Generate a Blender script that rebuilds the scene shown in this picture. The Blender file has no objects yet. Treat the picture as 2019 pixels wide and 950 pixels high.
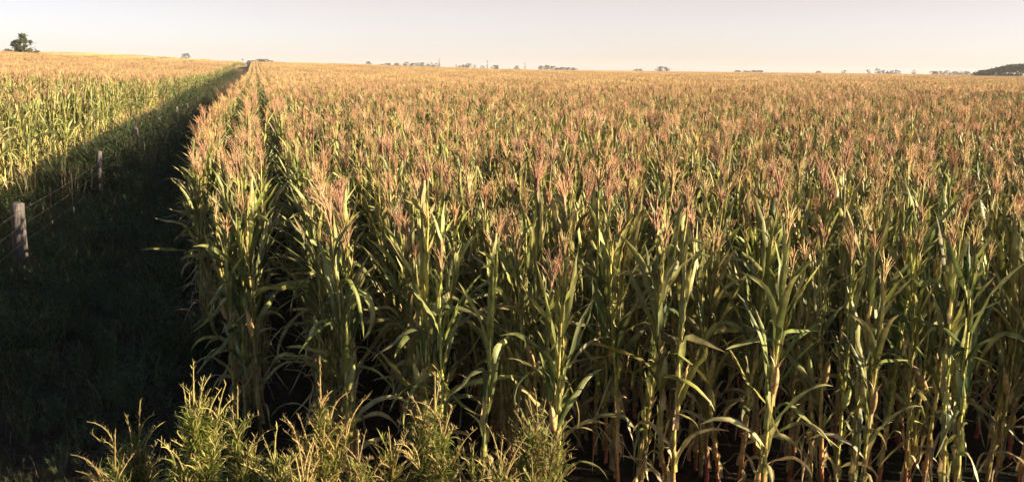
import bpy, math, random
import numpy as np
from mathutils import Matrix, Vector, Euler

R = math.radians
SC = bpy.context.scene
COL = SC.collection

# ------------------------------------------------------------------ camera
EYE = Vector((0.0, 0.0, 3.48))
YAW, PITCH, ROLL = R(16.0), R(10.98), R(0.66)
FPX, PW, PH = 1749.0, 2019.0, 950.0
CAM_R = (Matrix.Rotation(-YAW, 3, 'Z') @ Matrix.Rotation(R(90) - PITCH, 3, 'X') @ Matrix.Rotation(ROLL, 3, 'Z'))
cam_d = bpy.data.cameras.new('camera')
cam = bpy.data.objects.new('camera', cam_d)
COL.objects.link(cam)
cam_d.sensor_width = 36.0
cam_d.lens = 36.0 * FPX / PW
cam_d.clip_start, cam_d.clip_end = 0.1, 20000.0
cam.matrix_world = Matrix.Translation(EYE) @ CAM_R.to_4x4()
SC.camera = cam

# ------------------------------------------------------------------ sky, sun, exposure
SUN_AZ, SUN_EL = R(62.0), R(17.0)       # azimuth measured from -Y (behind the camera) round to +X
to_sun = Vector((math.sin(SUN_AZ) * math.cos(SUN_EL), -math.cos(SUN_AZ) * math.cos(SUN_EL), math.sin(SUN_EL)))
world = bpy.data.worlds.new('World')
SC.world = world
world.use_nodes = True
wn, wl = world.node_tree.nodes, world.node_tree.links
wn.clear()
w_out = wn.new('ShaderNodeOutputWorld')
w_bg = wn.new('ShaderNodeBackground')
w_sky = wn.new('ShaderNodeTexSky')
w_sky.sky_type = 'NISHITA'
w_sky.sun_disc = False
w_sky.sun_elevation = SUN_EL
w_sky.sun_rotation = math.pi - SUN_AZ
w_sky.altitude = 0
w_sky.air_density = 0.5
w_sky.dust_density = 0.8
w_sky.ozone_density = 1.0
w_bg.inputs['Strength'].default_value = 0.05
wl.new(w_sky.outputs[0], w_bg.inputs['Color'])
# pale hazy band along the horizon, brightest low down
w_tc = wn.new('ShaderNodeTexCoord')
w_sep = wn.new('ShaderNodeSeparateXYZ')
w_rmp = wn.new('ShaderNodeValToRGB')
w_cr = w_rmp.color_ramp
w_cr.elements[0].position, w_cr.elements[0].color = 0.0, (0.170, 0.125, 0.110, 1)
w_cr.elements[1].position, w_cr.elements[1].color = 0.45, (0.003, 0.004, 0.006, 1)
e_ = w_cr.elements.new(0.05); e_.color = (0.155, 0.098, 0.068, 1)
e_ = w_cr.elements.new(0.105); e_.color = (0.162, 0.084, 0.026, 1)
e_ = w_cr.elements.new(0.17); e_.color = (0.030, 0.018, 0.010, 1)
w_nz = wn.new('ShaderNodeTexNoise'); w_nz.inputs['Scale'].default_value = 3.0; w_nz.inputs['Detail'].default_value = 3
w_map = wn.new('ShaderNodeMapping'); w_map.inputs['Scale'].default_value = (1, 1, 7)
w_ad = wn.new('ShaderNodeMath'); w_ad.operation = 'MULTIPLY_ADD'; w_ad.inputs[1].default_value = 0.05
w_bg2 = wn.new('ShaderNodeBackground')
w_bg2.inputs['Strength'].default_value = 1.0
w_add = wn.new('ShaderNodeAddShader')
wl.new(w_tc.outputs['Generated'], w_sep.inputs[0])
wl.new(w_tc.outputs['Generated'], w_map.inputs[0]); wl.new(w_map.outputs[0], w_nz.inputs['Vector'])
wl.new(w_nz.outputs['Fac'], w_ad.inputs[0]); wl.new(w_sep.outputs['Z'], w_ad.inputs[2])
wl.new(w_ad.outputs[0], w_rmp.inputs[0])
wl.new(w_rmp.outputs[0], w_bg2.inputs['Color'])
wl.new(w_bg.outputs[0], w_add.inputs[0]); wl.new(w_bg2.outputs[0], w_add.inputs[1])
wl.new(w_add.outputs[0], w_out.inputs['Surface'])
sun_d = bpy.data.lights.new('sun', 'SUN')
sun_d.energy = 5.0
sun_d.angle = R(0.5)
sun_d.color = (1.0, 0.83, 0.60)
sun = bpy.data.objects.new('sun', sun_d)
COL.objects.link(sun)
sun.rotation_euler = to_sun.to_track_quat('Z', 'Y').to_euler()
SC.view_settings.view_transform = 'Standard'
SC.view_settings.look = 'None'
SC.view_settings.exposure = 1.55
SC.view_settings.gamma = 1.0
SC.view_settings.use_curve_mapping = False
SC.render.engine = 'CYCLES'
SC.cycles.max_bounces = 6
SC.cycles.diffuse_bounces = 1
SC.cycles.glossy_bounces = 2
SC.cycles.transmission_bounces = 3
SC.cycles.use_denoising = True


def ray(px, py):
    d = CAM_R @ Vector(((px - PW / 2) / FPX, -(py - PH / 2) / FPX, -1.0))
    return d                                     # camera depth 1


def at(px, py, dist):
    """point on the ray of a photo pixel, dist metres away horizontally"""
    d = ray(px, py)
    return EYE + d * (dist / math.hypot(d.x, d.y))


# ------------------------------------------------------------------ terrain
def sstep(a, b, x):
    t = np.clip((np.asarray(x, float) - a) / (b - a), 0, 1)
    return t * t * (3 - 2 * t)


def gz(X, Y):
    left = 2.15 * sstep(-6.0, -62.0, X) * sstep(-5, 60, Y)
    far = 2.7 * sstep(110, 380, Y) * sstep(150, -20, X)
    return left + far


# ------------------------------------------------------------------ numpy mesh pieces (all quads)
class Piece:
    def __init__(s):
        s.V, s.F, s.C, s.M, s.n = [], [], [], [], 0

    def add(s, V, F, C, m=0):
        V = np.asarray(V, float); F = np.asarray(F, int)
        C = np.asarray(C, float)
        if C.ndim == 1: C = np.tile(C, (len(V), 1))
        s.V.append(V); s.F.append(F + s.n); s.C.append(C); s.M.append(np.full(len(F), m, int)); s.n += len(V)

    def arr(s):
        return np.concatenate(s.V), np.concatenate(s.F), np.concatenate(s.C), np.concatenate(s.M)

    def put(s, arrs, loc, rz=0.0, sc=1.0, tilt=(0, 0)):
        V, F, C, M = arrs
        rot = np.array(Euler((tilt[0], tilt[1], rz)).to_matrix())
        s.V.append((V * sc) @ rot.T + np.asarray(loc)); s.F.append(F + s.n); s.C.append(C); s.M.append(M); s.n += len(V)


def to_mesh(name, piece, mats, smooth=True):
    V, F, C, M = piece.arr() if isinstance(piece, Piece) else piece
    me = bpy.data.meshes.new(name)
    me.vertices.add(len(V)); me.vertices.foreach_set('co', V.astype(np.float32).ravel())
    me.loops.add(len(F) * 4); me.loops.foreach_set('vertex_index', F.astype(np.int32).ravel())
    me.polygons.add(len(F))
    me.polygons.foreach_set('loop_start', (np.arange(len(F)) * 4).astype(np.int32))
    me.polygons.foreach_set('material_index', M.astype(np.int32))
    me.polygons.foreach_set('use_smooth', np.full(len(F), smooth))
    a = me.attributes.new('Col', 'FLOAT_COLOR', 'POINT')
    a.data.foreach_set('color', np.concatenate([C, np.ones((len(C), 1))], 1).astype(np.float32).ravel())
    for m in mats: me.materials.append(m)
    me.update(calc_edges=True)
    me.validate()
    return me


def obj(name, me, parent=None):
    o = bpy.data.objects.new(name, me)
    COL.objects.link(o)
    if parent: o.parent = parent
    return o


def tag(o, label=None, cat=None, group=None, kind=None):
    if label: o['label'] = label
    if cat: o['category'] = cat
    if group: o['group'] = group
    if kind: o['kind'] = kind
    return o


def empty(name, loc=(0, 0, 0)):
    o = bpy.data.objects.new(name, None)
    o.empty_display_size = 0.1
    o.location = loc
    COL.objects.link(o)
    return o


def tube(P, path, rad, sides, col):
    path = np.asarray(path, float); n = len(path)
    rad = np.broadcast_to(np.asarray(rad, float), (n,))
    T = np.gradient(path, axis=0); T /= np.linalg.norm(T, axis=1)[:, None] + 1e-9
    ref = np.array([1.0, 0.0, 0.0]) if abs(T[0][0]) < 0.8 else np.array([0, 1.0, 0])
    A = np.cross(T, ref); A /= np.linalg.norm(A, axis=1)[:, None] + 1e-9
    B = np.cross(T, A)
    th = np.arange(sides) * 2 * math.pi / sides
    V = (path[:, None, :] + rad[:, None, None] * (np.cos(th)[None, :, None] * A[:, None, :] + np.sin(th)[None, :, None] * B[:, None, :])).reshape(-1, 3)
    F = []
    for i in range(n - 1):
        for j in range(sides):
            k = (j + 1) % sides
            F.append((i * sides + j, i * sides + k, (i + 1) * sides + k, (i + 1) * sides + j))
    C = np.asarray(col, float)
    if C.ndim == 2: C = np.repeat(C, sides, axis=0)
    P.add(V, F, C)


def blade(P, base, az, p0, bend, L, W, segs, c0, c1, twist=0.0, fold=0.25, kink=None, wave=0.0, curl=0.0, cross=2, phase=0.0, midrib=1.45, rough=None, prof=(0.35, 0.7), power=1.6):
    t = np.linspace(0, 1, segs + 1)
    phi = p0 + bend * t ** power
    if kink: phi = phi + kink[1] / (1 + np.exp(-(t - kink[0]) * 30))
    azs = az + curl * t
    if rough is not None: phi = phi + rough[0]; azs = azs + rough[1]
    h = np.stack([np.cos(azs), np.sin(azs), np.zeros_like(t)], 1)
    T = np.sin(phi)[:, None] * h + np.cos(phi)[:, None] * np.array([0, 0, 1.0])
    ds = L / segs
    Pm = np.asarray(base, float) + np.concatenate([np.zeros((1, 3)), np.cumsum((T[:-1] + T[1:]) * 0.5 * ds, axis=0)])
    S = np.stack([-np.sin(azs), np.cos(azs), np.zeros_like(t)], 1)
    N = np.cross(T, S)
    tw = twist * t
    S2 = S * np.cos(tw)[:, None] + N * np.sin(tw)[:, None]
    N2 = np.cross(T, S2)
    w = W * 1.55 * (t + 0.06) ** prof[0] * (1 - t) ** prof[1]
    w = np.clip(w, W * 0.03, W)
    wv1 = wave * W * np.sin(t * 19 + phase) * np.sin(t * math.pi)
    wv2 = wave * W * np.sin(t * 17 + phase * 2.3 + 1) * np.sin(t * math.pi)
    e1 = Pm + S2 * (w / 2)[:, None] - N2 * (fold * w / 2 + wv1)[:, None]
    e2 = Pm - S2 * (w / 2)[:, None] - N2 * (fold * w / 2 + wv2)[:, None]
    c = np.asarray(c0)[None] * (1 - t[:, None]) + np.asarray(c1)[None] * t[:, None]
    n = segs + 1
    if cross == 2:
        V = np.concatenate([e1, Pm, e2]); C = np.concatenate([c, c * midrib, c])
        i = np.arange(segs)
        F = np.concatenate([np.stack([i, i + 1, n + i + 1, n + i], 1), np.stack([n + i, n + i + 1, 2 * n + i + 1, 2 * n + i], 1)])
    else:
        V = np.concatenate([e1, e2]); C = np.concatenate([c, c])
        i = np.arange(segs)
        F = np.stack([i, i + 1, n + i + 1, n + i], 1)
    P.add(V, F, C)


# ------------------------------------------------------------------ materials
def leafy(name, rough=0.5, transl=0.25, spec=0.5, var=0.35, hue=0.03, nscale=30.0, namt=0.5):
    m = bpy.data.materials.new(name); m.use_nodes = True
    n, l = m.node_tree.nodes, m.node_tree.links
    n.clear()
    out = n.new('ShaderNodeOutputMaterial')
    at_ = n.new('ShaderNodeAttribute'); at_.attribute_name = 'Col'
    oi = n.new('ShaderNodeObjectInfo')
    tc = n.new('ShaderNodeTexCoord')
    nz = n.new('ShaderNodeTexNoise'); nz.inputs['Scale'].default_value = nscale; nz.inputs['Detail'].default_value = 3
    l.new(tc.outputs['Object'], nz.inputs['Vector'])
    mr = n.new('ShaderNodeMapRange'); mr.inputs['From Min'].default_value = 0.3; mr.inputs['From Max'].default_value = 0.7
    mr.inputs['To Min'].default_value = 1 - namt; mr.inputs['To Max'].default_value = 1 + namt
    l.new(nz.outputs['Fac'], mr.inputs['Value'])
    mv = n.new('ShaderNodeMapRange'); mv.inputs['To Min'].default_value = 1 - var; mv.inputs['To Max'].default_value = 1 + var
    l.new(oi.outputs['Random'], mv.inputs['Value'])
    mu = n.new('ShaderNodeMath'); mu.operation = 'MULTIPLY'
    l.new(mr.outputs[0], mu.inputs[0]); l.new(mv.outputs[0], mu.inputs[1])
    hs = n.new('ShaderNodeHueSaturation')
    wn_ = n.new('ShaderNodeTexWhiteNoise'); wn_.noise_dimensions = '1D'
    l.new(oi.outputs['Random'], wn_.inputs['W'])
    mh = n.new('ShaderNodeMapRange'); mh.inputs['To Min'].default_value = 0.5 - hue; mh.inputs['To Max'].default_value = 0.5 + hue
    l.new(wn_.outputs['Value'], mh.inputs['Value'])
    l.new(mh.outputs[0], hs.inputs['Hue']); l.new(at_.outputs['Color'], hs.inputs['Color'])
    l.new(mu.outputs[0], hs.inputs['Value'])
    pb = n.new('ShaderNodeBsdfPrincipled')
    pb.inputs['Roughness'].default_value = rough
    pb.inputs['Specular IOR Level'].default_value = spec
    l.new(hs.outputs[0], pb.inputs['Base Color'])
    if transl > 0:
        tr = n.new('ShaderNodeBsdfTranslucent'); l.new(hs.outputs[0], tr.inputs['Color'])
        mx = n.new('ShaderNodeMixShader'); mx.inputs[0].default_value = transl
        l.new(pb.outputs[0], mx.inputs[1]); l.new(tr.outputs[0], mx.inputs[2])
        l.new(mx.outputs[0], out.inputs['Surface'])
    else:
        l.new(pb.outputs[0], out.inputs['Surface'])
    return m


M_LEAF = leafy('corn_leaf', 0.48, 0.20, 0.35, 0.3, 0.025, 9.0, 0.5)
M_STALK = leafy('corn_stalk', 0.5, 0.0, 0.4, 0.3, 0.02, 25.0, 0.5)
M_TASSEL = leafy('corn_tassel', 0.8, 0.25, 0.2, 0.25, 0.015, 40.0, 0.4)
M_HUSK = leafy('corn_husk', 0.55, 0.1, 0.4, 0.3, 0.02, 30.0, 0.4)
M_WEED = leafy('weed_leaf', 0.6, 0.3, 0.3, 0.2, 0.02, 20.0, 0.3)
M_GRASS = leafy('grass_blade', 0.6, 0.2, 0.3, 0.35, 0.03, 5.0, 0.3)
M_TREE = leafy('tree_leaf', 0.7, 0.15, 0.2, 0.25, 0.02, 0.6, 0.4)
M_BARK = leafy('bark', 0.9, 0.0, 0.1, 0.2, 0.01, 6.0, 0.4)


def wood_mat():
    m = bpy.data.materials.new('weathered_wood'); m.use_nodes = True
    n, l = m.node_tree.nodes, m.node_tree.links
    pb = n['Principled BSDF']
    tc = n.new('ShaderNodeTexCoord'); mp = n.new('ShaderNodeMapping'); mp.inputs['Scale'].default_value = (30, 30, 2.5)
    nz = n.new('ShaderNodeTexNoise'); nz.inputs['Scale'].default_value = 1.5; nz.inputs['Detail'].default_value = 6
    cr = n.new('ShaderNodeValToRGB')
    cr.color_ramp.elements[0].position = 0.3; cr.color_ramp.elements[0].color = (0.045, 0.037, 0.035, 1)
    cr.color_ramp.elements[1].position = 0.7; cr.color_ramp.elements[1].color = (0.18, 0.148, 0.13, 1)
    l.new(tc.outputs['Object'], mp.inputs[0]); l.new(mp.outputs[0], nz.inputs['Vector']); l.new(nz.outputs['Fac'], cr.inputs[0])
    l.new(cr.outputs[0], pb.inputs['Base Color'])
    bp = n.new('ShaderNodeBump'); bp.inputs['Strength'].default_value = 0.6; bp.inputs['Distance'].default_value = 0.01
    l.new(nz.outputs['Fac'], bp.inputs['Height']); l.new(bp.outputs[0], pb.inputs['Normal'])
    pb.inputs['Roughness'].default_value = 0.85
    return m


def wire_mat():
    m = bpy.data.materials.new('galvanised_wire'); m.use_nodes = True
    n, l = m.node_tree.nodes, m.node_tree.links
    pb = n['Principled BSDF']
    nz = n.new('ShaderNodeTexNoise'); nz.inputs['Scale'].default_value = 8
    cr = n.new('ShaderNodeValToRGB')
    cr.color_ramp.elements[0].color = (0.12, 0.08, 0.06, 1); cr.color_ramp.elements[1].color = (0.35, 0.34, 0.33, 1)
    l.new(nz.outputs['Fac'], cr.inputs[0]); l.new(cr.outputs[0], pb.inputs['Base Color'])
    pb.inputs['Metallic'].default_value = 0.6; pb.inputs['Roughness'].default_value = 0.55
    return m


def soil_mat():
    m = bpy.data.materials.new('soil'); m.use_nodes = True
    n, l = m.node_tree.nodes, m.node_tree.links
    pb = n['Principled BSDF']
    geo = n.new('ShaderNodeNewGeometry')
    n1 = n.new('ShaderNodeTexNoise'); n1.inputs['Scale'].default_value = 0.9; n1.inputs['Detail'].default_value = 8
    n2 = n.new('ShaderNodeTexNoise'); n2.inputs['Scale'].default_value = 14; n2.inputs['Detail'].default_value = 6
    for q in (n1, n2): l.new(geo.outputs['Position'], q.inputs['Vector'])
    cr = n.new('ShaderNodeValToRGB')
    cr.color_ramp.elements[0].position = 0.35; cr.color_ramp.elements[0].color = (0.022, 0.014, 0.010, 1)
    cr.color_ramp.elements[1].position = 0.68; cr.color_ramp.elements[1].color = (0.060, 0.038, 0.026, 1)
    l.new(n2.outputs['Fac'], cr.inputs[0])
    mx = n.new('ShaderNodeMix'); mx.data_type = 'RGBA'
    mx.inputs[7].default_value = (0.026, 0.024, 0.012, 1)
    cr2 = n.new('ShaderNodeValToRGB'); cr2.color_ramp.elements[0].position = 0.45; cr2.color_ramp.elements[1].position = 0.6
    l.new(n1.outputs['Fac'], cr2.inputs[0]); l.new(cr2.outputs[0], mx.inputs[0]); l.new(cr.outputs[0], mx.inputs[6])
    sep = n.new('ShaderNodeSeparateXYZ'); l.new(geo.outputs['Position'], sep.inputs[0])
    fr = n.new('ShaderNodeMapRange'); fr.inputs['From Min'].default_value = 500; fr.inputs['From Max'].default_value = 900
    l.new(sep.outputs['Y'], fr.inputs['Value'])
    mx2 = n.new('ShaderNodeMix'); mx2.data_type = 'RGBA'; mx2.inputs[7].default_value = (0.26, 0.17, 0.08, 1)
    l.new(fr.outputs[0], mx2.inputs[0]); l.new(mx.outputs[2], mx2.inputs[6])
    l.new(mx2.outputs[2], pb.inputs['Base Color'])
    bp = n.new('ShaderNodeBump'); bp.inputs['Strength'].default_value = 0.7; bp.inputs['Distance'].default_value = 0.05
    l.new(n2.outputs['Fac'], bp.inputs['Height']); l.new(bp.outputs[0], pb.inputs['Normal'])
    pb.inputs['Roughness'].default_value = 0.95; pb.inputs['Specular IOR Level'].default_value = 0.1
    return m


M_WOOD, M_WIRE, M_SOIL = wood_mat(), wire_mat(), soil_mat()
M_DROP = leafy('dark_wood', 0.9, 0, 0.1, 0.2, 0.01, 20, 0.4)

# ------------------------------------------------------------------ ground: one sheet to the horizon
xs = np.concatenate([np.linspace(-2500, -400, 10)[:-1], np.linspace(-400, -80, 21)[:-1], np.linspace(-80, 20, 81)[:-1], np.linspace(20, 400, 39)[:-1], np.linspace(400, 3000, 10)])
ys = np.concatenate([np.linspace(-400, -20, 6)[:-1], np.linspace(-20, 120, 71)[:-1], np.linspace(120, 500, 39)[:-1], np.linspace(500, 3400, 12)])
GX, GY = np.meshgrid(xs, ys)
rg = np.random.default_rng(5)
bump = rg.normal(0, 0.012, GX.shape) * (np.abs(GX) < 60) * (GY < 100)
GV = np.stack([GX.ravel(), GY.ravel(), (gz(GX, GY) + bump).ravel()], 1)
nx_, ny_ = len(xs), len(ys)
ii, jj = np.meshgrid(np.arange(nx_ - 1), np.arange(ny_ - 1))
a0 = (jj * nx_ + ii).ravel()
GF = np.stack([a0, a0 + 1, a0 + nx_ + 1, a0 + nx_], 1)
pg = Piece(); pg.add(GV, GF, (0.1, 0.1, 0.1))
tag(obj('ground', to_mesh('ground', pg, [M_SOIL])), kind='structure')

# ------------------------------------------------------------------ the corn plant
GREEN = np.array([0.038, 0.080, 0.022]); YGREEN = np.array([0.225, 0.225, 0.05]); STRAW = np.array([0.46, 0.35, 0.17])
TASSEL = np.array([0.60, 0.40, 0.195])


def jit(rn, n, a):
    return np.cumsum([rn.gauss(0, a) for _ in range(n)])


def corn(seed, detail=2, green=0.0, tass=1.0):
    """detail 2: close up, 1: middle distance, 0: far.  Returns the four parts as pieces."""
    rn = random.Random(seed)
    st, lv, ta, ea = Piece(), Piece(), Piece(), Piece()
    H = rn.uniform(1.85, 2.15)
    segs = {2: 10, 1: 6, 0: 4}[detail]
    cr = 2 if detail else 1
    # stalk with nodes
    nn = 13 if detail == 2 else 5
    zs = np.linspace(0, H, nn)
    lean = rn.uniform(-0.05, 0.05), rn.uniform(-0.05, 0.05)
    path = np.stack([lean[0] * (zs / H) ** 2 + np.array([rn.gauss(0, 0.006) for _ in zs]),
                     lean[1] * (zs / H) ** 2 + np.array([rn.gauss(0, 0.006) for _ in zs]), zs], 1)
    path[0, :2] = 0; path[0, 2] = -0.03
    rad = 0.019 - 0.013 * (zs / H)
    red = rn.random()
    cols = []
    for i, z in enumerate(zs):
        k = z / H
        low = np.array([0.38, 0.085, 0.045]) if red < 0.6 else np.array([0.30, 0.20, 0.075])
        c = low * max(0, 1 - k / 0.32) + np.array([0.40, 0.34, 0.09]) * min(1, k / 0.32)
        cols.append(c * (0.75 if i % 2 else 1.1))
    tube(st, path, rad, 6 if detail == 2 else 4, np.array(cols))

    def on(z): return np.array([np.interp(z, zs, path[:, 0]), np.interp(z, zs, path[:, 1]), z])
    # leaves, on two opposite sides
    n = rn.choice((16, 17, 18)) if detail else 9
    a0 = rn.uniform(0, math.tau)
    for i in range(n):
        k = i / (n - 1)
        z = 0.26 + (H - 0.34) * k ** 1.05
        az = a0 + math.pi * (i % 2) + rn.gauss(0, 0.45)
        L = (0.40 + 0.36 * math.sin(math.pi * min(1, k * 0.85 + 0.15))) * rn.uniform(0.8, 1.12)
        if k > 0.85: L *= 0.68
        W = (0.041 + 0.022 * math.sin(math.pi * k)) * rn.uniform(0.65, 1.1)
        dry = max(0.0, min(1.0, 0.9 - k * 3.2 + rn.gauss(0, 0.32)))
        g = rn.random() ** (1.3 - 0.5 * k)
        if k > 0.7: g = g ** 0.55
        base = GREEN * (1 - g) + YGREEN * g
        base = base * (1 - green) + np.array([0.115, 0.130, 0.032]) * green
        dry *= 1 - .6 * green
        c0 = base * (1 - dry) + STRAW * dry
        tipdry = min(1, dry + rn.uniform(0, 0.6))
        c1 = base * (1 - tipdry) + STRAW * tipdry
        p0 = rn.uniform(0.08, 0.36); bend = rn.uniform(0.0, 0.72)
        if rn.random() < 0.18: bend = rn.uniform(1.4, 2.4)
        kink = None
        if k < 0.3: p0, bend = rn.uniform(0.2, 0.9), rn.uniform(1.2, 2.5)
        if k < 0.3: L *= rn.uniform(.55, .9)
        if k < 0.36:
            q_ = rn.random()
            if q_ < 0.08: continue
            if q_ < 0.55: p0, bend, L, W, kink = rn.uniform(.2, .6), 0.1, rn.uniform(.30, .58), W * .62, (rn.uniform(.08, .28), rn.uniform(2.0, 2.7))
        elif rn.random() < 0.2: p0, bend = rn.uniform(.5, .85), rn.uniform(0, .35)
        if k > 0.72: p0, bend = rn.uniform(0.10, 0.30), rn.uniform(0.0, 0.75)
        if k > 0.36 and rn.random() < 0.2: kink = (rn.uniform(0.2, 0.6), rn.uniform(0.8, 2.0))
        blade(lv, on(z), az, p0, bend, L, W, segs, c0, c1, twist=rn.gauss(0, 1.4), fold=rn.uniform(0.25, 0.75), kink=kink,
              wave=0.16 if detail == 2 else 0.0, rough=(jit(rn, segs + 1, 0.10), jit(rn, segs + 1, 0.14)) if detail == 2 else None, curl=rn.gauss(0, 0.35), cross=cr, phase=rn.uniform(0, 6))
    # leaf sheaths hugging the stalk
    if detail == 2:
        for i in range(12):
            z = 0.12 + 0.15 * i
            blade(lv, on(z) + np.array([0.012 * math.cos(a0 + i * math.pi), 0.012 * math.sin(a0 + i * math.pi), 0]), a0 + i * math.pi + rn.gauss(0, .6), rn.uniform(0, .06), rn.uniform(.1, .5), rn.uniform(.18, .30), 0.050 - 0.0018 * i, 5,
                  YGREEN * 1.15 if rn.random() < .45 + .05 * i else STRAW * .85, STRAW * rn.uniform(.6, 1.0), fold=0.7, prof=(.1, 1.1), wave=.25, rough=(jit(rn, 6, .05), jit(rn, 6, .3)))
    # tassel: an upright spike and arching branches
    tb = {2: rn.randint(17, 25), 1: 16, 0: 9}[detail]
    top = on(H - 0.01)
    lean_az = rn.uniform(0, math.tau)
    tc = TASSEL * rn.uniform(0.78, 1.1) * np.array([1, rn.uniform(0.88, 1.1), rn.uniform(0.8, 1.15)])
    tsz = rn.choice((.6, .72, .85, .95, 1.1)) if detail == 2 else rn.choice((1, 1.1, 1.2, 1.35))
    rr = {2: 0.0034, 1: 0.0062, 0: 0.013}[detail]
    for b in range(tb):
        main = b == 0
        L = rn.uniform(0.24, 0.33) if main else rn.uniform(0.16, 0.27)
        L *= tass * tsz
        z0 = 0.0 if main else rn.uniform(0.0, 0.10)
        az = lean_az + (rn.gauss(0, 1.25) if rn.random() < .7 else rn.uniform(0, math.tau))
        p0 = rn.uniform(0, 0.12) if main else rn.uniform(0.04, 0.30)
        bend = rn.uniform(0, 0.35) if main else rn.uniform(0.10, 0.85) * rn.choice((1, 1, 1.8))
        m = 6 if detail == 2 else 3
        t = np.linspace(0, 1, m)
        ph = p0 + bend * t ** 1.4
        h = np.array([math.cos(az), math.sin(az)])
        st_ = L / (m - 1)
        pts = np.stack([np.concatenate([[0], np.cumsum(np.sin(ph[:-1]) * st_)]) * h[0], np.concatenate([[0], np.cumsum(np.sin(ph[:-1]) * st_)]) * h[1],
                        np.concatenate([[0], np.cumsum(np.cos(ph[:-1]) * st_)])], 1) + top + np.array([0, 0, z0])
        rd = rr * (1.15 - 0.75 * t)
        if detail == 2: rd = rd * (1 + 0.35 * np.where(np.arange(m) % 2, 1, -0.6))
        tube(ta, pts, rd, 3, np.array([tc * (0.85 + 0.35 * q) for q in t]))
    # ear in its husk
    if detail and rn.random() < 0.85:
        z = rn.uniform(0.85, 1.12); az = a0 + rn.choice((0, math.pi)) + rn.gauss(0, .3)
        tilt = rn.uniform(0.10, 0.38) if rn.random() < 0.85 else rn.uniform(2.3, 2.8)
        t = np.linspace(0, 1, 8 if detail == 2 else 5)
        d = np.array([math.sin(tilt) * math.cos(az), math.sin(tilt) * math.sin(az), math.cos(tilt)])
        pts = on(z) + np.array([0.014 * math.cos(az), 0.014 * math.sin(az), 0]) + d[None] * (t * 0.23)[:, None]
        rd = 0.023 * np.sin(np.clip(t * 1.02, 0, 1) ** 0.75 * math.pi) ** 0.6 + 0.004
        hc = np.array([0.50, 0.36, 0.13]) if rn.random() < 0.65 else np.array([0.36, 0.34, 0.12])
        tube(ea, pts, rd, 8 if detail == 2 else 5, np.array([hc * (0.8 + 0.3 * q) for q in t]))
        for q in range(3):
            blade(ea, pts[-2], az + q * 2.1, tilt * 0.5 + 0.2, 0.5, 0.10, 0.02, 3, hc, STRAW * 0.8)
        for q in range(4):
            blade(ea, pts[-1], az + q * 1.6, tilt * 0.6 + 0.3, 1.4, 0.06, 0.006, 3, (0.10, 0.04, 0.02), (0.08, 0.03, 0.02), cross=1)
    return st, lv, ta, ea


MATS4 = [M_STALK, M_LEAF, M_TASSEL, M_HUSK]


def joined(parts):
    P = Piece()
    for m, q in enumerate(parts):
        if q.n:
            V, F, C, _ = q.arr()
            P.add(V, F, C, m)
    return P


NVAR = 18
VAR = [corn(100 + i, 2) for i in range(NVAR)]
PART_NAMES = ('stalk', 'leaves', 'tassel', 'ear')
VAR_MESH = [[to_mesh('corn_' + nm, p, [mt]) if p.n else None for nm, p, mt in zip(PART_NAMES, v, MATS4)] for v in VAR]

# ------------------------------------------------------------------ where the corn stands (rows run along +Y)
ROW0, DX, DY = -0.90, 0.75, 0.165
rnd = random.Random(11)


def row_start(k):
    if k in (0, 1, 2): return (11.6, 8.3, 6.7)[k]
    x = ROW0 + DX * k
    return 6.0 - 0.20 * (x - 1.2)


def in_view(x, y, margin_deg):
    a = math.degrees(math.atan2(x, y)) - math.degrees(YAW)
    return abs(a) < 30 + margin_deg


def near_plants():
    out = []
    for k in range(0, 44):
        x = ROW0 + DX * k
        y = row_start(k) + rnd.uniform(-0.08, 0.08)
        first = True
        while y < 48:
            if in_view(x, y, 10) or math.hypot(x - 3, y - 8) < 13:
                if first or rnd.random() > 0.07:
                    out.append((k, x + rnd.gauss(0, 0.09 if k < 4 and y < 14 else 0.05) + (0.30 * min(1, max(0, (16 - y) / 4)) ** 2 if k == 0 else 0), y, first))
            first = False
            y += DY * rnd.uniform(0.75, 1.25) * (0.8 if k < 5 and y < 13 else 1.0)
    return out


plants = near_plants()
ORD = ['outermost', 'second', 'third', 'fourth', 'fifth', 'sixth', 'seventh', 'eighth', 'ninth', 'tenth', 'eleventh', 'twelfth', 'thirteenth', 'fourteenth', 'fifteenth', 'sixteenth', 'seventeenth']


def keyf(p):
    return math.hypot(p[1], p[2])


seen = sorted([p for p in plants if in_view(p[1], p[2], -0.5) and keyf(p) > 0], key=keyf)
single = seen[:300]
rest = [p for p in plants if p not in set(single)]
FRONT_LABEL = {
    0: 'front corn plant of the outermost left row, leaves reaching over the dark lane',
    1: 'front corn plant of the second row from the left, behind the corner plant',
    2: 'corn plant at the near left corner of the field, rising behind the foreground weeds',
}


def place_corn(k, x, y, first, i):
    v = rnd.randrange(NVAR)
    root = empty('corn_plant', (x, y, float(gz(x, y))))
    s = rnd.uniform(0.96, 1.15)
    root.rotation_euler = (rnd.gauss(0, 0.042), rnd.gauss(0, 0.042), rnd.uniform(0, math.tau))
    if not first and rnd.random() < .06 and k > 2: root.rotation_euler[0] += rnd.uniform(-.13, .13); root.rotation_euler[1] += rnd.uniform(-.13, .13)
    root.scale = (s, s, s * rnd.uniform(0.96, 1.05))
    row = ORD[k] + (' row from the left' if k else ' left row')
    if first:
        lab = FRONT_LABEL.get(k, 'tasselled corn plant at the near end of the %s row from the left' % ORD[k])
        g = 'corn plants at the near ends of the rows'
    else:
        lab = 'corn plant behind the front one in the %s of the field' % row
        g = 'corn plants in the %s' % row
    tag(root, lab, 'corn plant', g)
    for nm, me in zip(PART_NAMES, VAR_MESH[v]):
        if me: obj(nm, me, root)


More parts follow.
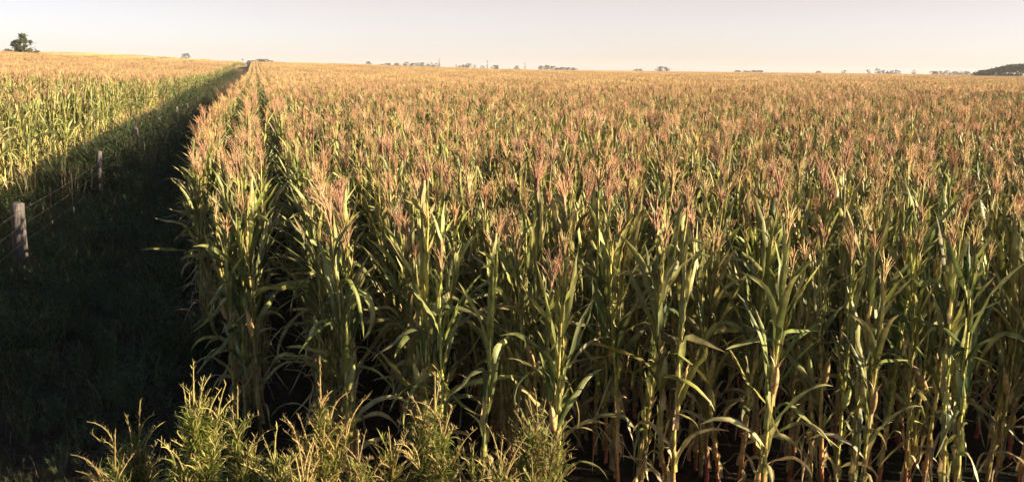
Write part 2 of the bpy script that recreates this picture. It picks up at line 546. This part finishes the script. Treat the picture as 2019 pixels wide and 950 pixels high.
for i, (k, x, y, f) in enumerate(single):
    place_corn(k, x, y, f, i)


# ------------------------------------------------------------------ scattered masses (geometry nodes on a point mesh)
def source(prefix, meshes):
    """a library collection that is never linked to the scene"""
    c = bpy.data.collections.new(prefix)
    for i, me in enumerate(meshes):
        c.objects.link(bpy.data.objects.new('%s_%03d' % (prefix, i), me))
    return c


def scatter(name, coll, pts, rots, scls, idxs):
    me = bpy.data.meshes.new(name)
    n = len(pts)
    me.vertices.add(n); me.vertices.foreach_set('co', np.asarray(pts, np.float32).ravel())
    a = me.attributes.new('rot', 'FLOAT_VECTOR', 'POINT'); a.data.foreach_set('vector', np.asarray(rots, np.float32).ravel())
    a = me.attributes.new('scl', 'FLOAT_VECTOR', 'POINT'); a.data.foreach_set('vector', np.asarray(scls, np.float32).ravel())
    a = me.attributes.new('idx', 'INT', 'POINT'); a.data.foreach_set('value', np.asarray(idxs, np.int32))
    me.update()
    o = obj(name, me)
    ng = bpy.data.node_groups.new(name, 'GeometryNodeTree')
    ng.interface.new_socket('Geometry', in_out='INPUT', socket_type='NodeSocketGeometry')
    ng.interface.new_socket('Geometry', in_out='OUTPUT', socket_type='NodeSocketGeometry')
    N, Lk = ng.nodes, ng.links
    gi, go = N.new('NodeGroupInput'), N.new('NodeGroupOutput')
    ci = N.new('GeometryNodeCollectionInfo'); ci.inputs['Collection'].default_value = coll
    ci.inputs['Separate Children'].default_value = True; ci.inputs['Reset Children'].default_value = True
    ip = N.new('GeometryNodeInstanceOnPoints'); ip.inputs['Pick Instance'].default_value = True

    def named(nm, dt):
        q = N.new('GeometryNodeInputNamedAttribute'); q.data_type = dt; q.inputs['Name'].default_value = nm
        return q.outputs['Attribute']
    er = N.new('FunctionNodeEulerToRotation')
    Lk.new(named('rot', 'FLOAT_VECTOR'), er.inputs[0]); Lk.new(er.outputs[0], ip.inputs['Rotation'])
    Lk.new(named('scl', 'FLOAT_VECTOR'), ip.inputs['Scale'])
    Lk.new(named('idx', 'INT'), ip.inputs['Instance Index'])
    Lk.new(gi.outputs[0], ip.inputs['Points']); Lk.new(ci.outputs[0], ip.inputs['Instance']); Lk.new(ip.outputs[0], go.inputs[0])
    md = o.modifiers.new('scatter', 'NODES'); md.node_group = ng
    return o


MID = [joined(corn(300 + i, 1)).arr() for i in range(12)]
FAR = [joined(corn(400 + i, 0)).arr() for i in range(8)]
MIDG = [joined(corn(500 + i, 1, green=0.4, tass=0.9)).arr() for i in range(10)]
FARG = [joined(corn(600 + i, 0, green=0.15)).arr() for i in range(8)]


def patch(pool, nrows, ly, seed, dy):
    """a block of rows, centred on its own middle, for the distance"""
    rn = random.Random(seed); P = Piece()
    for r in range(nrows):
        y = -ly / 2 + rn.uniform(0, dy)
        while y < ly / 2:
            P.put(rn.choice(pool), ((r - (nrows - 1) / 2) * DX + rn.gauss(0, 0.05), y, 0), rn.uniform(0, 6.28), rn.uniform(0.92, 1.08), (rn.gauss(0, .04), rn.gauss(0, .04)))
            y += dy * rn.uniform(0.8, 1.2)
    return P


field_meshes = [to_mesh('corn', joined(v), MATS4) for v in VAR]                       # single plants
NV = NVAR
field_meshes += [to_mesh('corn_block', patch(MID, 4, 3.0, i, 0.2), MATS4) for i in range(5)]     # 10..14  3 x 3 m
field_meshes += [to_mesh('corn_tract', patch(FAR, 16, 12.0, 50 + i, 0.24), MATS4) for i in range(3)]  # 15..17  12 x 12 m
pts, rots, scls, idxs = [], [], [], []
for (k, x, y, f) in rest:
    pts.append((x, y, float(gz(x, y)))); rots.append((rnd.gauss(0, .035), rnd.gauss(0, .035), rnd.uniform(0, math.tau)))
    s = rnd.uniform(0.96, 1.15); scls.append((s, s, s * rnd.uniform(.96, 1.05))); idxs.append(rnd.randrange(NVAR))
for bk in range(0, 200):                                   # blocks of four rows
    x = ROW0 + DX * 1.5 + 3.0 * bk
    y = 49.5
    while y < 240:
        if in_view(x, y, 8):
            pts.append((x, y, float(gz(x, y)))); rots.append((0, 0, rnd.choice((0, math.pi)))); s = rnd.uniform(.95, 1.05); scls.append((1, 1, s)); idxs.append(NV + rnd.randrange(5))
        y += 3.0
for bk in range(0, 90):
    x = ROW0 + DX * 7.5 + 12.0 * bk
    y = 240 + 6
    while y < 1000:
        if in_view(x, y, 6):
            pts.append((x, y, float(gz(x, y)))); rots.append((0, 0, rnd.choice((0, math.pi)))); s = rnd.uniform(.95, 1.05); scls.append((1, 1, s)); idxs.append(NV + 5 + rnd.randrange(3))
        y += 12.0
tag(scatter('corn_field', source('corn_source', field_meshes), pts, rots, scls, idxs),
    'vast flat field of tasselled golden corn reaching back to the horizon', 'corn field', kind='stuff')

# the field beyond the fence, on rising ground
left_meshes = [to_mesh('corn_l', joined(corn(700 + i, 2, green=0.3, tass=0.9)), MATS4) for i in range(8)]
left_meshes += [to_mesh('corn_block_l', patch(MIDG, 4, 3.0, 80 + i, 0.2), MATS4) for i in range(5)]
left_meshes += [to_mesh('corn_g', joined(corn(760 + i, 2, green=0.3, tass=0.45)), MATS4) for i in range(4)]
MIDGG = [joined(corn(780 + i, 1, green=0.25, tass=0.4)).arr() for i in range(8)] + MIDG[:2]
left_meshes += [to_mesh('corn_block_g', patch(MIDGG, 4, 3.0, 180 + i, 0.2), MATS4) for i in range(4)]
left_meshes += [to_mesh('corn_tract_l', patch(FARG, 16, 12.0, 90 + i, 0.24), MATS4) for i in range(3)]
pts, rots, scls, idxs = [], [], [], []
LX0 = -6.3
for k in range(0, 40):
    x = LX0 - DX * k
    y = 8.0
    while y < 54:
        if in_view(x, y, 12):
            s = rnd.uniform(1.05, 1.28)
            if k < 3: s *= rnd.uniform(.82, 1.08)
            pts.append((x + rnd.gauss(0, .05 if k > 1 else .22), y, float(gz(x, y)))); rots.append((rnd.gauss(0, .04), rnd.gauss(0, .04), rnd.uniform(0, 6.28))); scls.append((s, s, s * 1.05)); idxs.append(13 + rnd.randrange(4) if rnd.random() < max(0, .95 - k * .03) * min(1, max(0, (y - 16) / 20)) else rnd.randrange(8))
        y += DY * rnd.uniform(.75, 1.25)
for bk in range(0, 60):
    x = LX0 - DX * 1.5 - 3.0 * bk
    y = 55.5
    while y < 240:
        if in_view(x, y, 8):
            pts.append((x, y, float(gz(x, y)))); rots.append((0, 0, rnd.choice((0, math.pi)))); s = rnd.uniform(1.05, 1.2); scls.append((1, 1, s)); idxs.append(17 + rnd.randrange(4) if rnd.random() < .97 - bk * .06 else 8 + rnd.randrange(5))
        y += 3.0
for bk in range(0, 25):
    x = LX0 - DX * 7.5 - 12.0 * bk
    y = 246
    while y < 700:
        if in_view(x, y, 8):
            pts.append((x, y, float(gz(x, y)))); rots.append((0, 0, rnd.choice((0, math.pi)))); scls.append((1, 1, 1)); idxs.append(21 + rnd.randrange(3))
        y += 12.0
tag(scatter('corn_field', source('left_corn_source', left_meshes), pts, rots, scls, idxs),
    'greener corn field on rising ground beyond the wire fence', 'corn field', kind='stuff')

# ------------------------------------------------------------------ rank grass of the lane
def tuft(seed, kind):
    rn = random.Random(seed); P = Piece()
    if kind == 2:
        for _ in range(40):
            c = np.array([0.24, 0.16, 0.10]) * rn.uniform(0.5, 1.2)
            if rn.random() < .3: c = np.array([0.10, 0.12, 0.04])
            b = (rn.gauss(0, .12), rn.gauss(0, .12), -0.02)
            blade(P, b, rn.uniform(0, 6.28), rn.uniform(.02, .3), rn.uniform(.1, .9), rn.uniform(.5, 1.1), rn.uniform(.006, .014), 5, c, c * 1.3, cross=1)
    elif kind == 0:
        for _ in range(34):
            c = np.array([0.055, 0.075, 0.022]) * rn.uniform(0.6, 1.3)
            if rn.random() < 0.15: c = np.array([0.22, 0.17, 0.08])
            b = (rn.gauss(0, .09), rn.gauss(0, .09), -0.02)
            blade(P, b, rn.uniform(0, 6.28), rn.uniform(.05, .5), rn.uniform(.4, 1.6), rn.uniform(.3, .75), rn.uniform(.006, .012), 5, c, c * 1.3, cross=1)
    else:
        for _ in range(7):
            az, p0 = rn.uniform(0, 6.28), rn.uniform(0.05, 0.5); L = rn.uniform(.35, .75)
            d = np.array([math.sin(p0) * math.cos(az), math.sin(p0) * math.sin(az), math.cos(p0)])
            tube(P, [d * 0, d * L * .5, d * L], [.004, .003, .002], 3, (0.08, 0.07, 0.03))
            for q in range(16):
                c = np.array([0.05, 0.08, 0.025]) * rn.uniform(.6, 1.3)
                blade(P, d * L * rn.uniform(.25, 1), rn.uniform(0, 6.28), rn.uniform(.4, 1.3), rn.uniform(.3, 1.2), rn.uniform(.05, .11), rn.uniform(.014, .028), 3, c, c, cross=1, prof=(.5, .5))
    return P


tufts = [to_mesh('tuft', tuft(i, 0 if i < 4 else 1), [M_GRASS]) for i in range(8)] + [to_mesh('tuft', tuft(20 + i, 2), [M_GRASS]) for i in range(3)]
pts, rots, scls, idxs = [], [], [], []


def lane_edge(y):
    return -1.15 if y > 12 else (-0.5 if y > 8.7 else 0.1)


def scatter_grass(x0, x1, y0, y1, dens, smin, smax):
    n = int((x1 - x0) * (y1 - y0) * dens)
    for _ in range(n):
        x, y = rnd.uniform(x0, x1), rnd.uniform(y0, y1)
        if x > lane_edge(y) - 0.1: continue
        # flattened wheel tracks of the lane stay lower
        low = 0.75 if abs(x + 2.2) < 0.5 else 1.0
        near_fence = 1.0 + (0.7 if y > 24 else -0.25) * math.exp(-((x + 4.2) / 0.8) ** 2)
        s = rnd.uniform(smin, smax) * low * near_fence
        pts.append((x, y, float(gz(x, y)))); rots.append((rnd.gauss(0, .1), rnd.gauss(0, .1), rnd.uniform(0, 6.28)))
        scls.append((s, s, s)); idxs.append(rnd.randrange(8))


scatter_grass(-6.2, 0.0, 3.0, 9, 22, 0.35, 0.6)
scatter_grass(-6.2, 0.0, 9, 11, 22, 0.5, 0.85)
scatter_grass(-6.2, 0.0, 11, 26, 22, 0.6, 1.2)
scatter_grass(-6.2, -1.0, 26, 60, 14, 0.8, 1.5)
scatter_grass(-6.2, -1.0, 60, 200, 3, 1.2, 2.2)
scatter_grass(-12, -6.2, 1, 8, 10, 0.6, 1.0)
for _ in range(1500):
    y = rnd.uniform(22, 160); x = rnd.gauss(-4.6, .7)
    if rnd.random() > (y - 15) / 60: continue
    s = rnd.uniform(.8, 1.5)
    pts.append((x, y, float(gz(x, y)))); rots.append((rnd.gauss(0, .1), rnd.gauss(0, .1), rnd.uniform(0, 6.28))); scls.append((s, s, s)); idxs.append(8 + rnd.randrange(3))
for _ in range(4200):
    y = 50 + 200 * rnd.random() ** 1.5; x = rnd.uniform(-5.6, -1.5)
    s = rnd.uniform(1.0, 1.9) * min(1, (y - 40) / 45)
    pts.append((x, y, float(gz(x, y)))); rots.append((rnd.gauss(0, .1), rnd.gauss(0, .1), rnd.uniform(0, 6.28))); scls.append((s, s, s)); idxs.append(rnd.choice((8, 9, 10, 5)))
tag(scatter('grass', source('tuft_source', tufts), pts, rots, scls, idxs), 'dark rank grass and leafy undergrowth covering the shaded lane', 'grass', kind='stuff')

# ------------------------------------------------------------------ wire fence
FX = -3.9
fence = empty('wire_fence', (FX, 14.0, float(gz(FX, 14.0))))
tag(fence, 'old wire fence with grey wooden posts and thin droppers along the dark lane', 'fence')
post_ys = [0.2, 8.2] + [16.2 + 8.0 * i for i in range(14)]


def fence_post(i, y):
    rn = random.Random(900 + i)
    P = Piece()
    r = rn.uniform(0.075, 0.10) if i != 2 else 0.115
    h = rn.uniform(1.25, 1.4) if i != 2 else 1.22
    ts = np.array([-0.05, 0.3, 0.7, 1.05, h - 0.02, h])
    path = np.stack([ts * rn.gauss(0, .02) + [rn.gauss(0, .006) for _ in ts], ts * rn.gauss(0, .02), ts], 1)
    tube(P, path, [r * 1.06, r, r * .97, r * .95, r * .93, r * .6], 9, (0.3, 0.26, 0.22))
    ring = P.n
    # top cap as quads fanning from the last ring
    V = np.concatenate([P.V[0][-9:], [path[-1] + [0, 0, 0.008]]])
    P.add(V, [(0, 1, 2, 9), (2, 3, 4, 9), (4, 5, 6, 9), (6, 7, 8, 9)], (0.3, 0.26, 0.22))
    o = obj('fence_post', to_mesh('fence_post', P, [M_WOOD]), fence)
    o.location = (0, y - 14.0, float(gz(FX, y) - gz(FX, 14.0)))
    o.rotation_euler = (rn.gauss(0, .03), rn.gauss(0, .04), rn.uniform(0, 6))


for i, y in enumerate(post_ys): fence_post(i, y)
for hz in (0.30, 0.58, 0.86, 1.10):
    P = Piece(); path = []
    for a, b in zip(post_ys[:-1], post_ys[1:]):
        for t in (0, .25, .5, .75):
            y = a + (b - a) * t
            path.append((0.10, y - 14.0, float(gz(FX, y) - gz(FX, 14.0)) + hz - 0.04 * 4 * t * (1 - t)))
    tube(P, path, 0.003, 4, (0.3, 0.3, 0.3))
    obj('wire', to_mesh('wire', P, [M_WIRE]), fence)
P = Piece(); tube(P, [(0, 0, 0.12), (0, 0, 1.24)], 0.016, 4, (0.06, 0.045, 0.035)); drop_me = to_mesh('dropper', P, [M_DROP], False)
for a, b in zip(post_ys[1:-1], post_ys[2:]):
    for t in (.25, .5, .75):
        y = a + (b - a) * t
        o = obj('dropper', drop_me, fence)
        o.location = (0.10, y - 14.0, float(gz(FX, y) - gz(FX, 14.0)))
        o.rotation_euler = (rnd.gauss(0, .04), rnd.gauss(0, .04), rnd.uniform(0, 3))

# ------------------------------------------------------------------ tall feathery weeds in front of the field
def weed(px, ytop, halfw, dist, label, seed, tint, stems):
    rn = random.Random(seed)
    tip = at(px, ytop, dist)
    H = (tip.z - float(gz(tip.x, tip.y))) * 1.05
    root = empty('weed', (tip.x, tip.y, float(gz(tip.x, tip.y))))
    tag(root, label, 'weed', 'tall weeds along the front of the field')
    spread = halfw / FPX * dist
    sp, lp, hp = Piece(), Piece(), Piece()
    LC = np.array([0.25, 0.265, 0.05]) * (1 - tint) + np.array([0.13, 0.165, 0.04]) * tint
    SPK = np.array([0.42, 0.32, 0.12]) * (1 - tint * .5) + np.array([0.26, 0.26, 0.08]) * tint * .5

    def spike(base, az, p0, bend, L, c):
        """a curved finger of tiny seeds: core and a bristle of short blades"""
        n = 7; t = np.linspace(0, 1, n); ph = p0 + bend * t ** 1.3
        d = np.stack([np.sin(ph) * math.cos(az), np.sin(ph) * math.sin(az), np.cos(ph)], 1) * (L / (n - 1))
        pth = base + np.concatenate([np.zeros((1, 3)), np.cumsum(d[:-1], axis=0)])
        tube(hp, pth, 0.0062 * (1.05 - .75 * t) * np.where(np.arange(n) % 2, 1.2, .85), 4, np.array([c * (.8 + .4 * q) for q in t]))
        for _ in range(int(70 * L)):
            q = rn.random(); b = np.array([np.interp(q, t, pth[:, j]) for j in range(3)])
            blade(hp, b, rn.uniform(0, 6.28), rn.uniform(.3, 1.0), rn.uniform(-.3, .5), rn.uniform(.02, .05), .006, 2, c, c * 1.2, cross=1)

    for s in range(int(stems * 1.4)):
        main = s == 0
        hh = H * (0.90 if main else rn.uniform(0.55, 0.88))
        az = rn.uniform(0, 6.28)
        off = 0.02 if main else spread * (.2 + .75 * rn.random())
        n = 10
        t = np.linspace(0, 1, n)
        path = np.stack([off * math.cos(az) * t ** 1.7, off * math.sin(az) * t ** 1.7, hh * t - 0.02], 1)
        path[1:, :2] += np.array([[rn.gauss(0, .008), rn.gauss(0, .008)] for _ in range(n - 1)])
        tube(sp, path, 0.009 * (1.1 - .85 * t), 5, np.array([np.array([0.30, 0.15, 0.07]) * (1 - q) + np.array([0.38, 0.28, 0.10]) * q for q in t]))

        def on(q): return np.array([np.interp(q, t, path[:, j]) for j in range(3)])
        for _ in range(int(135 * hh)):
            q = 0.25 + 0.68 * rn.random() ** 0.8
            c = LC * rn.uniform(.6, 1.35)
            if rn.random() < .12: c = np.array([0.36, 0.23, 0.10])
            L = rn.uniform(.08, .19) * (1.2 - .45 * q)
            blade(lp, on(q), rn.uniform(0, 6.28), rn.uniform(.35, .95), rn.uniform(-.4, 1.9), L, rn.uniform(.007, .012), 5, c, c * 1.25, cross=1, curl=rn.gauss(0, .8), prof=(.2, .3))
        for _ in range(int(9 * hh)):
            q = rn.uniform(.35, .92); b = on(q); a2, pp, L = rn.uniform(0, 6.28), rn.uniform(.35, .8), rn.uniform(.10, .26) * (1.3 - q * .7)
            d = np.array([math.sin(pp) * math.cos(a2), math.sin(pp) * math.sin(a2), math.cos(pp)])
            tube(sp, [b, b + d * L * .5, b + d * L + np.array([0, 0, .02])], [.0035, .0025, .0015], 3, (0.34, 0.24, 0.08))
            for _ in range(10):
                c = LC * rn.uniform(.7, 1.4)
                blade(lp, b + d * L * rn.uniform(.15, 1), rn.uniform(0, 6.28), rn.uniform(.3, 1.0), rn.uniform(-.5, 1.4), rn.uniform(.045, .11), rn.uniform(.005, .009), 3, c, c * 1.2, cross=1)
            if rn.random() < .45: spike(b + d * L, a2, pp, rn.uniform(-.3, 1.0), rn.uniform(.06, .14), SPK * rn.uniform(.75, 1.15))
        spike(on(.97), az if not main else rn.uniform(0, 6.28), .05 if main else rn.uniform(.1, .4), rn.uniform(.0, .25) if main else rn.uniform(.2, 1.7), H * .17 if main else rn.uniform(.15, .32), SPK * rn.uniform(.8, 1.15))
        for _ in range(5): spike(on(rn.uniform(.72, .97)), rn.uniform(0, 6.28), rn.uniform(.2, .6), rn.uniform(0, 1.5), rn.uniform(.10, .24), SPK * rn.uniform(.75, 1.15))
    obj('stem', to_mesh('weed_stem', sp, [M_WEED]), root)
    obj('leaves', to_mesh('weed_leaves', lp, [M_WEED]), root)
    obj('seed_head', to_mesh('weed_seed_head', hp, [M_WEED]), root)


weed(262, 822, 55, 5.9, 'dark green weed between the leftmost low weed and the one with a thin tall spike', 21, 0.6, 7)
weed(368, 752, 70, 5.6, 'bushy weed with one tall thin spike, before the dark lane', 22, 0.2, 9)
weed(462, 792, 40, 5.7, 'weed with a bent dry brown tip beside the tall thin spike', 23, 0.35, 6)
weed(628, 742, 62, 5.6, 'brightest yellow weed with a tall reddish tip before the corner corn plant', 24, 0.0, 10)
weed(548, 868, 40, 5.3, 'short green weed in the gap left of the brightest yellow weed', 25, 0.4, 6)
weed(700, 872, 40, 5.3, 'short yellow weed between the brightest yellow weed and a thin reddish one', 26, 0.15, 6)
weed(770, 858, 26, 5.5, 'thin reddish weed leaning between two yellow bushy weeds', 27, 0.1, 4)
weed(852, 768, 58, 5.6, 'tall narrow yellow-green weed with feathery spike before the fourth corn row', 28, 0.15, 8)
weed(938, 888, 26, 5.6, 'small reddish weed between the two right-hand feathery weeds', 29, 0.1, 4)
weed(1060, 798, 62, 5.6, 'open bright green weed with curled side leaves, rightmost of the foreground weeds', 30, 0.75, 8)

weed(590, 900, 50, 5.1, 'low yellow weed at the foot of the brightest yellow weed, on its left', 32, 0.2, 6)
weed(990, 890, 45, 5.3, 'low bushy weed left of the open bright green weed', 35, 0.5, 6)
weed(225, 880, 40, 5.6, 'leftmost low weed at the edge of the dark lane, with curled tips', 36, 0.5, 5)


# ------------------------------------------------------------------ far trees
def tree(px, ytop, wpx, dist, label, seed, form='round', group=None, zb=None):
    rn = random.Random(seed)
    top = at(px, ytop + (2.0 if group else 0), dist)
    g = float(gz(top.x, top.y))
    H = max(2.5, top.z - g)
    Wd = wpx / FPX * dist / 2
    root = empty('tree', (top.x, top.y, g))
    tag(root, label, 'tree', group)
    P = Piece()
    tr = max(0.12, H * 0.03)
    tube(P, [(0, 0, -.1), (tr * .3, 0, H * .3), (0, tr * .3, H * .75)], [tr, tr * .8, tr * .3], 6, (0.12, 0.09, 0.06))
    for q in range(6):
        a = q * 1.05 + rn.random(); z = H * rn.uniform(.25, .6)
        tube(P, [(0, 0, z), (Wd * .35 * math.cos(a), Wd * .35 * math.sin(a), z + H * .1), (Wd * .7 * math.cos(a), Wd * .7 * math.sin(a), z + H * .18)], [tr * .4, tr * .25, tr * .1], 4, (0.12, 0.09, 0.06))
    obj('trunk', to_mesh('tree_trunk', P, [M_BARK]), root)
    C = Piece()
    nclump = {'round': 26, 'slim': 16, 'spiky': 46}[form]
    for q in range(nclump):
        a = rn.uniform(0, 6.28); k = rn.random()
        if form == 'slim': z = H * (.12 + .86 * k); r = Wd * math.sqrt(rn.random()) * (1 - .7 * k)
        elif form == 'spiky': z = H * (.15 + .83 * k); r = Wd * rn.uniform(.15, 1.0) * (1 - k) ** .75
        else: z = H * (.03 + .95 * k); r = Wd * math.sqrt(rn.random()) * math.sqrt(max(.05, 1 - (2 * k - .8) ** 2 * .55))
        c = np.array([r * math.cos(a), r * math.sin(a), z])
        cs = {'round': .30, 'slim': .35, 'spiky': .15}[form] * Wd * rn.uniform(.7, 1.2)
        col = np.array([0.055, 0.070, 0.028]) * rn.uniform(.75, 1.3)
        for _ in range(34):
            p = c + np.array([rn.gauss(0, cs * .5), rn.gauss(0, cs * .5), rn.gauss(0, cs * .4)])
            p[2] = min(max(p[2], H * .02), H)
            u = np.array([rn.gauss(0, 1) for _ in range(3)]); u /= np.linalg.norm(u); v = np.cross(u, [rn.gauss(0, 1) for _ in range(3)]); v /= np.linalg.norm(v) + 1e-6
            s = max(.10, Wd * .075) * rn.uniform(.6, 1.4)
            C.add([p - u * s, p + v * s * .6, p + u * s, p - v * s * .6], [(0, 1, 2, 3)], col * rn.uniform(.8, 1.25))
    obj('crown', to_mesh('tree_crown', C, [M_TREE], False), root)


tree(44, 68, 62, 260, 'spiky dark tree standing alone above the left corn field', 1, 'spiky')
tree(12, 96, 22, 270, 'small low tree beside the spiky dark tree on the left skyline', 2)
tree(366, 106, 18, 330, 'tiny round tree barely topping the left corn field', 3)
tree(478, 117, 8, 520, 'narrow dark tree where the lane meets the skyline', 4, 'slim')
tree(497, 120, 22, 560, 'low tree just right of the narrow tree where the lane ends', 5)
tree(521, 117.5, 34, 600, 'broad flat tree on the skyline above the first corn rows', 6)
HG = 'trees along the far horizon'
tree(726, 120, 20, 1050, 'lone rounded tree on the horizon left of the long tree line', 7, 'round', HG)
for q, (px, yt, w) in enumerate([(752, 125, 16), (766, 123, 18), (782, 123, 20), (800, 121, 18), (815, 123, 20), (830, 122, 20), (846, 122, 18), (858, 123, 14)]):
    tree(px, yt, w, 1080, 'low tree in the long tree line on the horizon', 40 + q, 'round', HG)
tree(866, 113, 7, 1080, 'slim poplar at the right end of the long horizon tree line', 50, 'slim', HG)
for q, (px, yt, w) in enumerate([(903, 126, 14), (914, 126, 14), (925, 123, 14), (936, 126, 8)]):
    tree(px, yt, w, 1090, 'small tree in the short horizon row left of the tall slim poplar', 52 + q, 'round', HG)
tree(961, 117, 7, 1090, 'tall slim poplar standing between small bushy horizon trees', 57, 'slim', HG)
tree(951, 128, 10, 1095, 'small bushy tree touching the left side of the tall slim poplar', 58, 'round', HG)
tree(976, 127, 16, 1095, 'small bushy tree right of the tall slim poplar', 59, 'round', HG)
tree(1018, 128, 12, 1095, 'small round tree left of the lone thin poplar', 60, 'round', HG)
tree(1035, 121, 6, 1095, 'lone thin poplar on the horizon left of the low wooded strip', 61, 'slim', HG)
for q, (px, yt, w) in enumerate([(1066, 128, 14), (1078, 127, 16), (1090, 129, 16), (1104, 131, 18), (1118, 131.5, 18), (1132, 132, 16)]):
    tree(px, yt, w, 1100, 'tree in the low wooded strip tapering right on the horizon', 62 + q, 'round', HG)
tree(1258, 134.5, 18, 1100, 'faint low tree left of the isolated dense tree on the horizon', 70, 'round', HG)
tree(1307, 130, 24, 1080, 'isolated dense dark tree at the middle of the right horizon', 71, 'round', HG)
for q, px in enumerate((1455, 1470, 1485, 1498)):
    tree(px, 137.5, 16, 1120, 'hardly visible low tree on the bare right horizon', 72 + q, 'round', HG)
for q, (px, yt, w) in enumerate([(1615, 138.5, 12), (1665, 137, 9)]):
    tree(px, yt, w, 1120, 'one of two tiny separate trees left of the right tree group', 78 + q, 'round', HG)
for q, (px, yt, w) in enumerate([(1712, 135.5, 9), (1730, 133.5, 11), (1744, 136.5, 14), (1758, 137.5, 14), (1770, 135, 11)]):
    tree(px, yt, w, 1100, 'small tree in the uneven tree group left of the wooded rise', 82 + q, 'round', HG)
tree(1802, 136.5, 9, 1100, 'single small tree between the tree group and the wooded rise', 88, 'round', HG)
for q, (px, yt, w) in enumerate([(1842, 139, 16), (1856, 139, 14), (1868, 137.5, 12), (1882, 139, 14), (1896, 138.5, 14), (1908, 139, 14)]):
    tree(px, yt, w, 1100, 'tree of the low row running up to the wooded rise', 90 + q, 'round', HG)

# wooded rise at the right end of the skyline: one mass of crowns
rn = random.Random(77); W_ = Piece()
prof_x = [1924, 1935, 1950, 1975, 1998, 2019, 2080, 2150]; prof_y = [146, 141, 138, 134, 127.5, 127, 128, 132]
for q in range(420):
    px = rn.uniform(1926, 2140); d = rn.uniform(560, 640)
    top = at(px, np.interp(px, prof_x, prof_y) + abs(rn.gauss(0, .5)), d)
    zt = top.z * (1 if rn.random() < .6 else rn.uniform(.4, 1))
    zt = max(zt, 1.5)
    col = np.array([0.05, 0.062, 0.028]) * rn.uniform(.8, 1.25)
    for _ in range(30):
        p = np.array([top.x + rn.gauss(0, 1.3), top.y + rn.gauss(0, 1.3), zt - abs(rn.gauss(0, .9))])
        u = np.array([rn.gauss(0, 1) for _ in range(3)]); u /= np.linalg.norm(u); v = np.cross(u, [rn.gauss(0, 1) for _ in range(3)]); v /= np.linalg.norm(v) + 1e-6
        s = rn.uniform(.3, .8)
        W_.add([p - u * s, p + v * s * .7, p + u * s, p - v * s * .7], [(0, 1, 2, 3)], col * rn.uniform(.8, 1.2))
tag(obj('woods', to_mesh('woods', W_, [M_TREE], False)), 'dark wooded rise at the right end of the skyline', 'woods', kind='stuff')

# ------------------------------------------------------------------ the evening air
HZ = Piece()
x0, x1, y0, y1, z0, z1 = -2600, 3100, -450, 3500, -1.2, 22.0
HZ.add([(x0, y0, z0), (x1, y0, z0), (x1, y1, z0), (x0, y1, z0), (x0, y0, z1), (x1, y0, z1), (x1, y1, z1), (x0, y1, z1)],
       [(0, 3, 2, 1), (4, 5, 6, 7), (0, 1, 5, 4), (1, 2, 6, 5), (2, 3, 7, 6), (3, 0, 4, 7)], (1, 1, 1))
hm = bpy.data.materials.new('haze'); hm.use_nodes = True
hn, hl = hm.node_tree.nodes, hm.node_tree.links
hn.clear()
ho = hn.new('ShaderNodeOutputMaterial'); hv = hn.new('ShaderNodeVolumePrincipled')
hv.inputs['Color'].default_value = (0.9, 0.88, 0.86, 1); hv.inputs['Density'].default_value = 0.00022
hl.new(hv.outputs[0], ho.inputs['Volume'])
tag(obj('haze', to_mesh('haze', HZ, [hm], False)), kind='stuff')
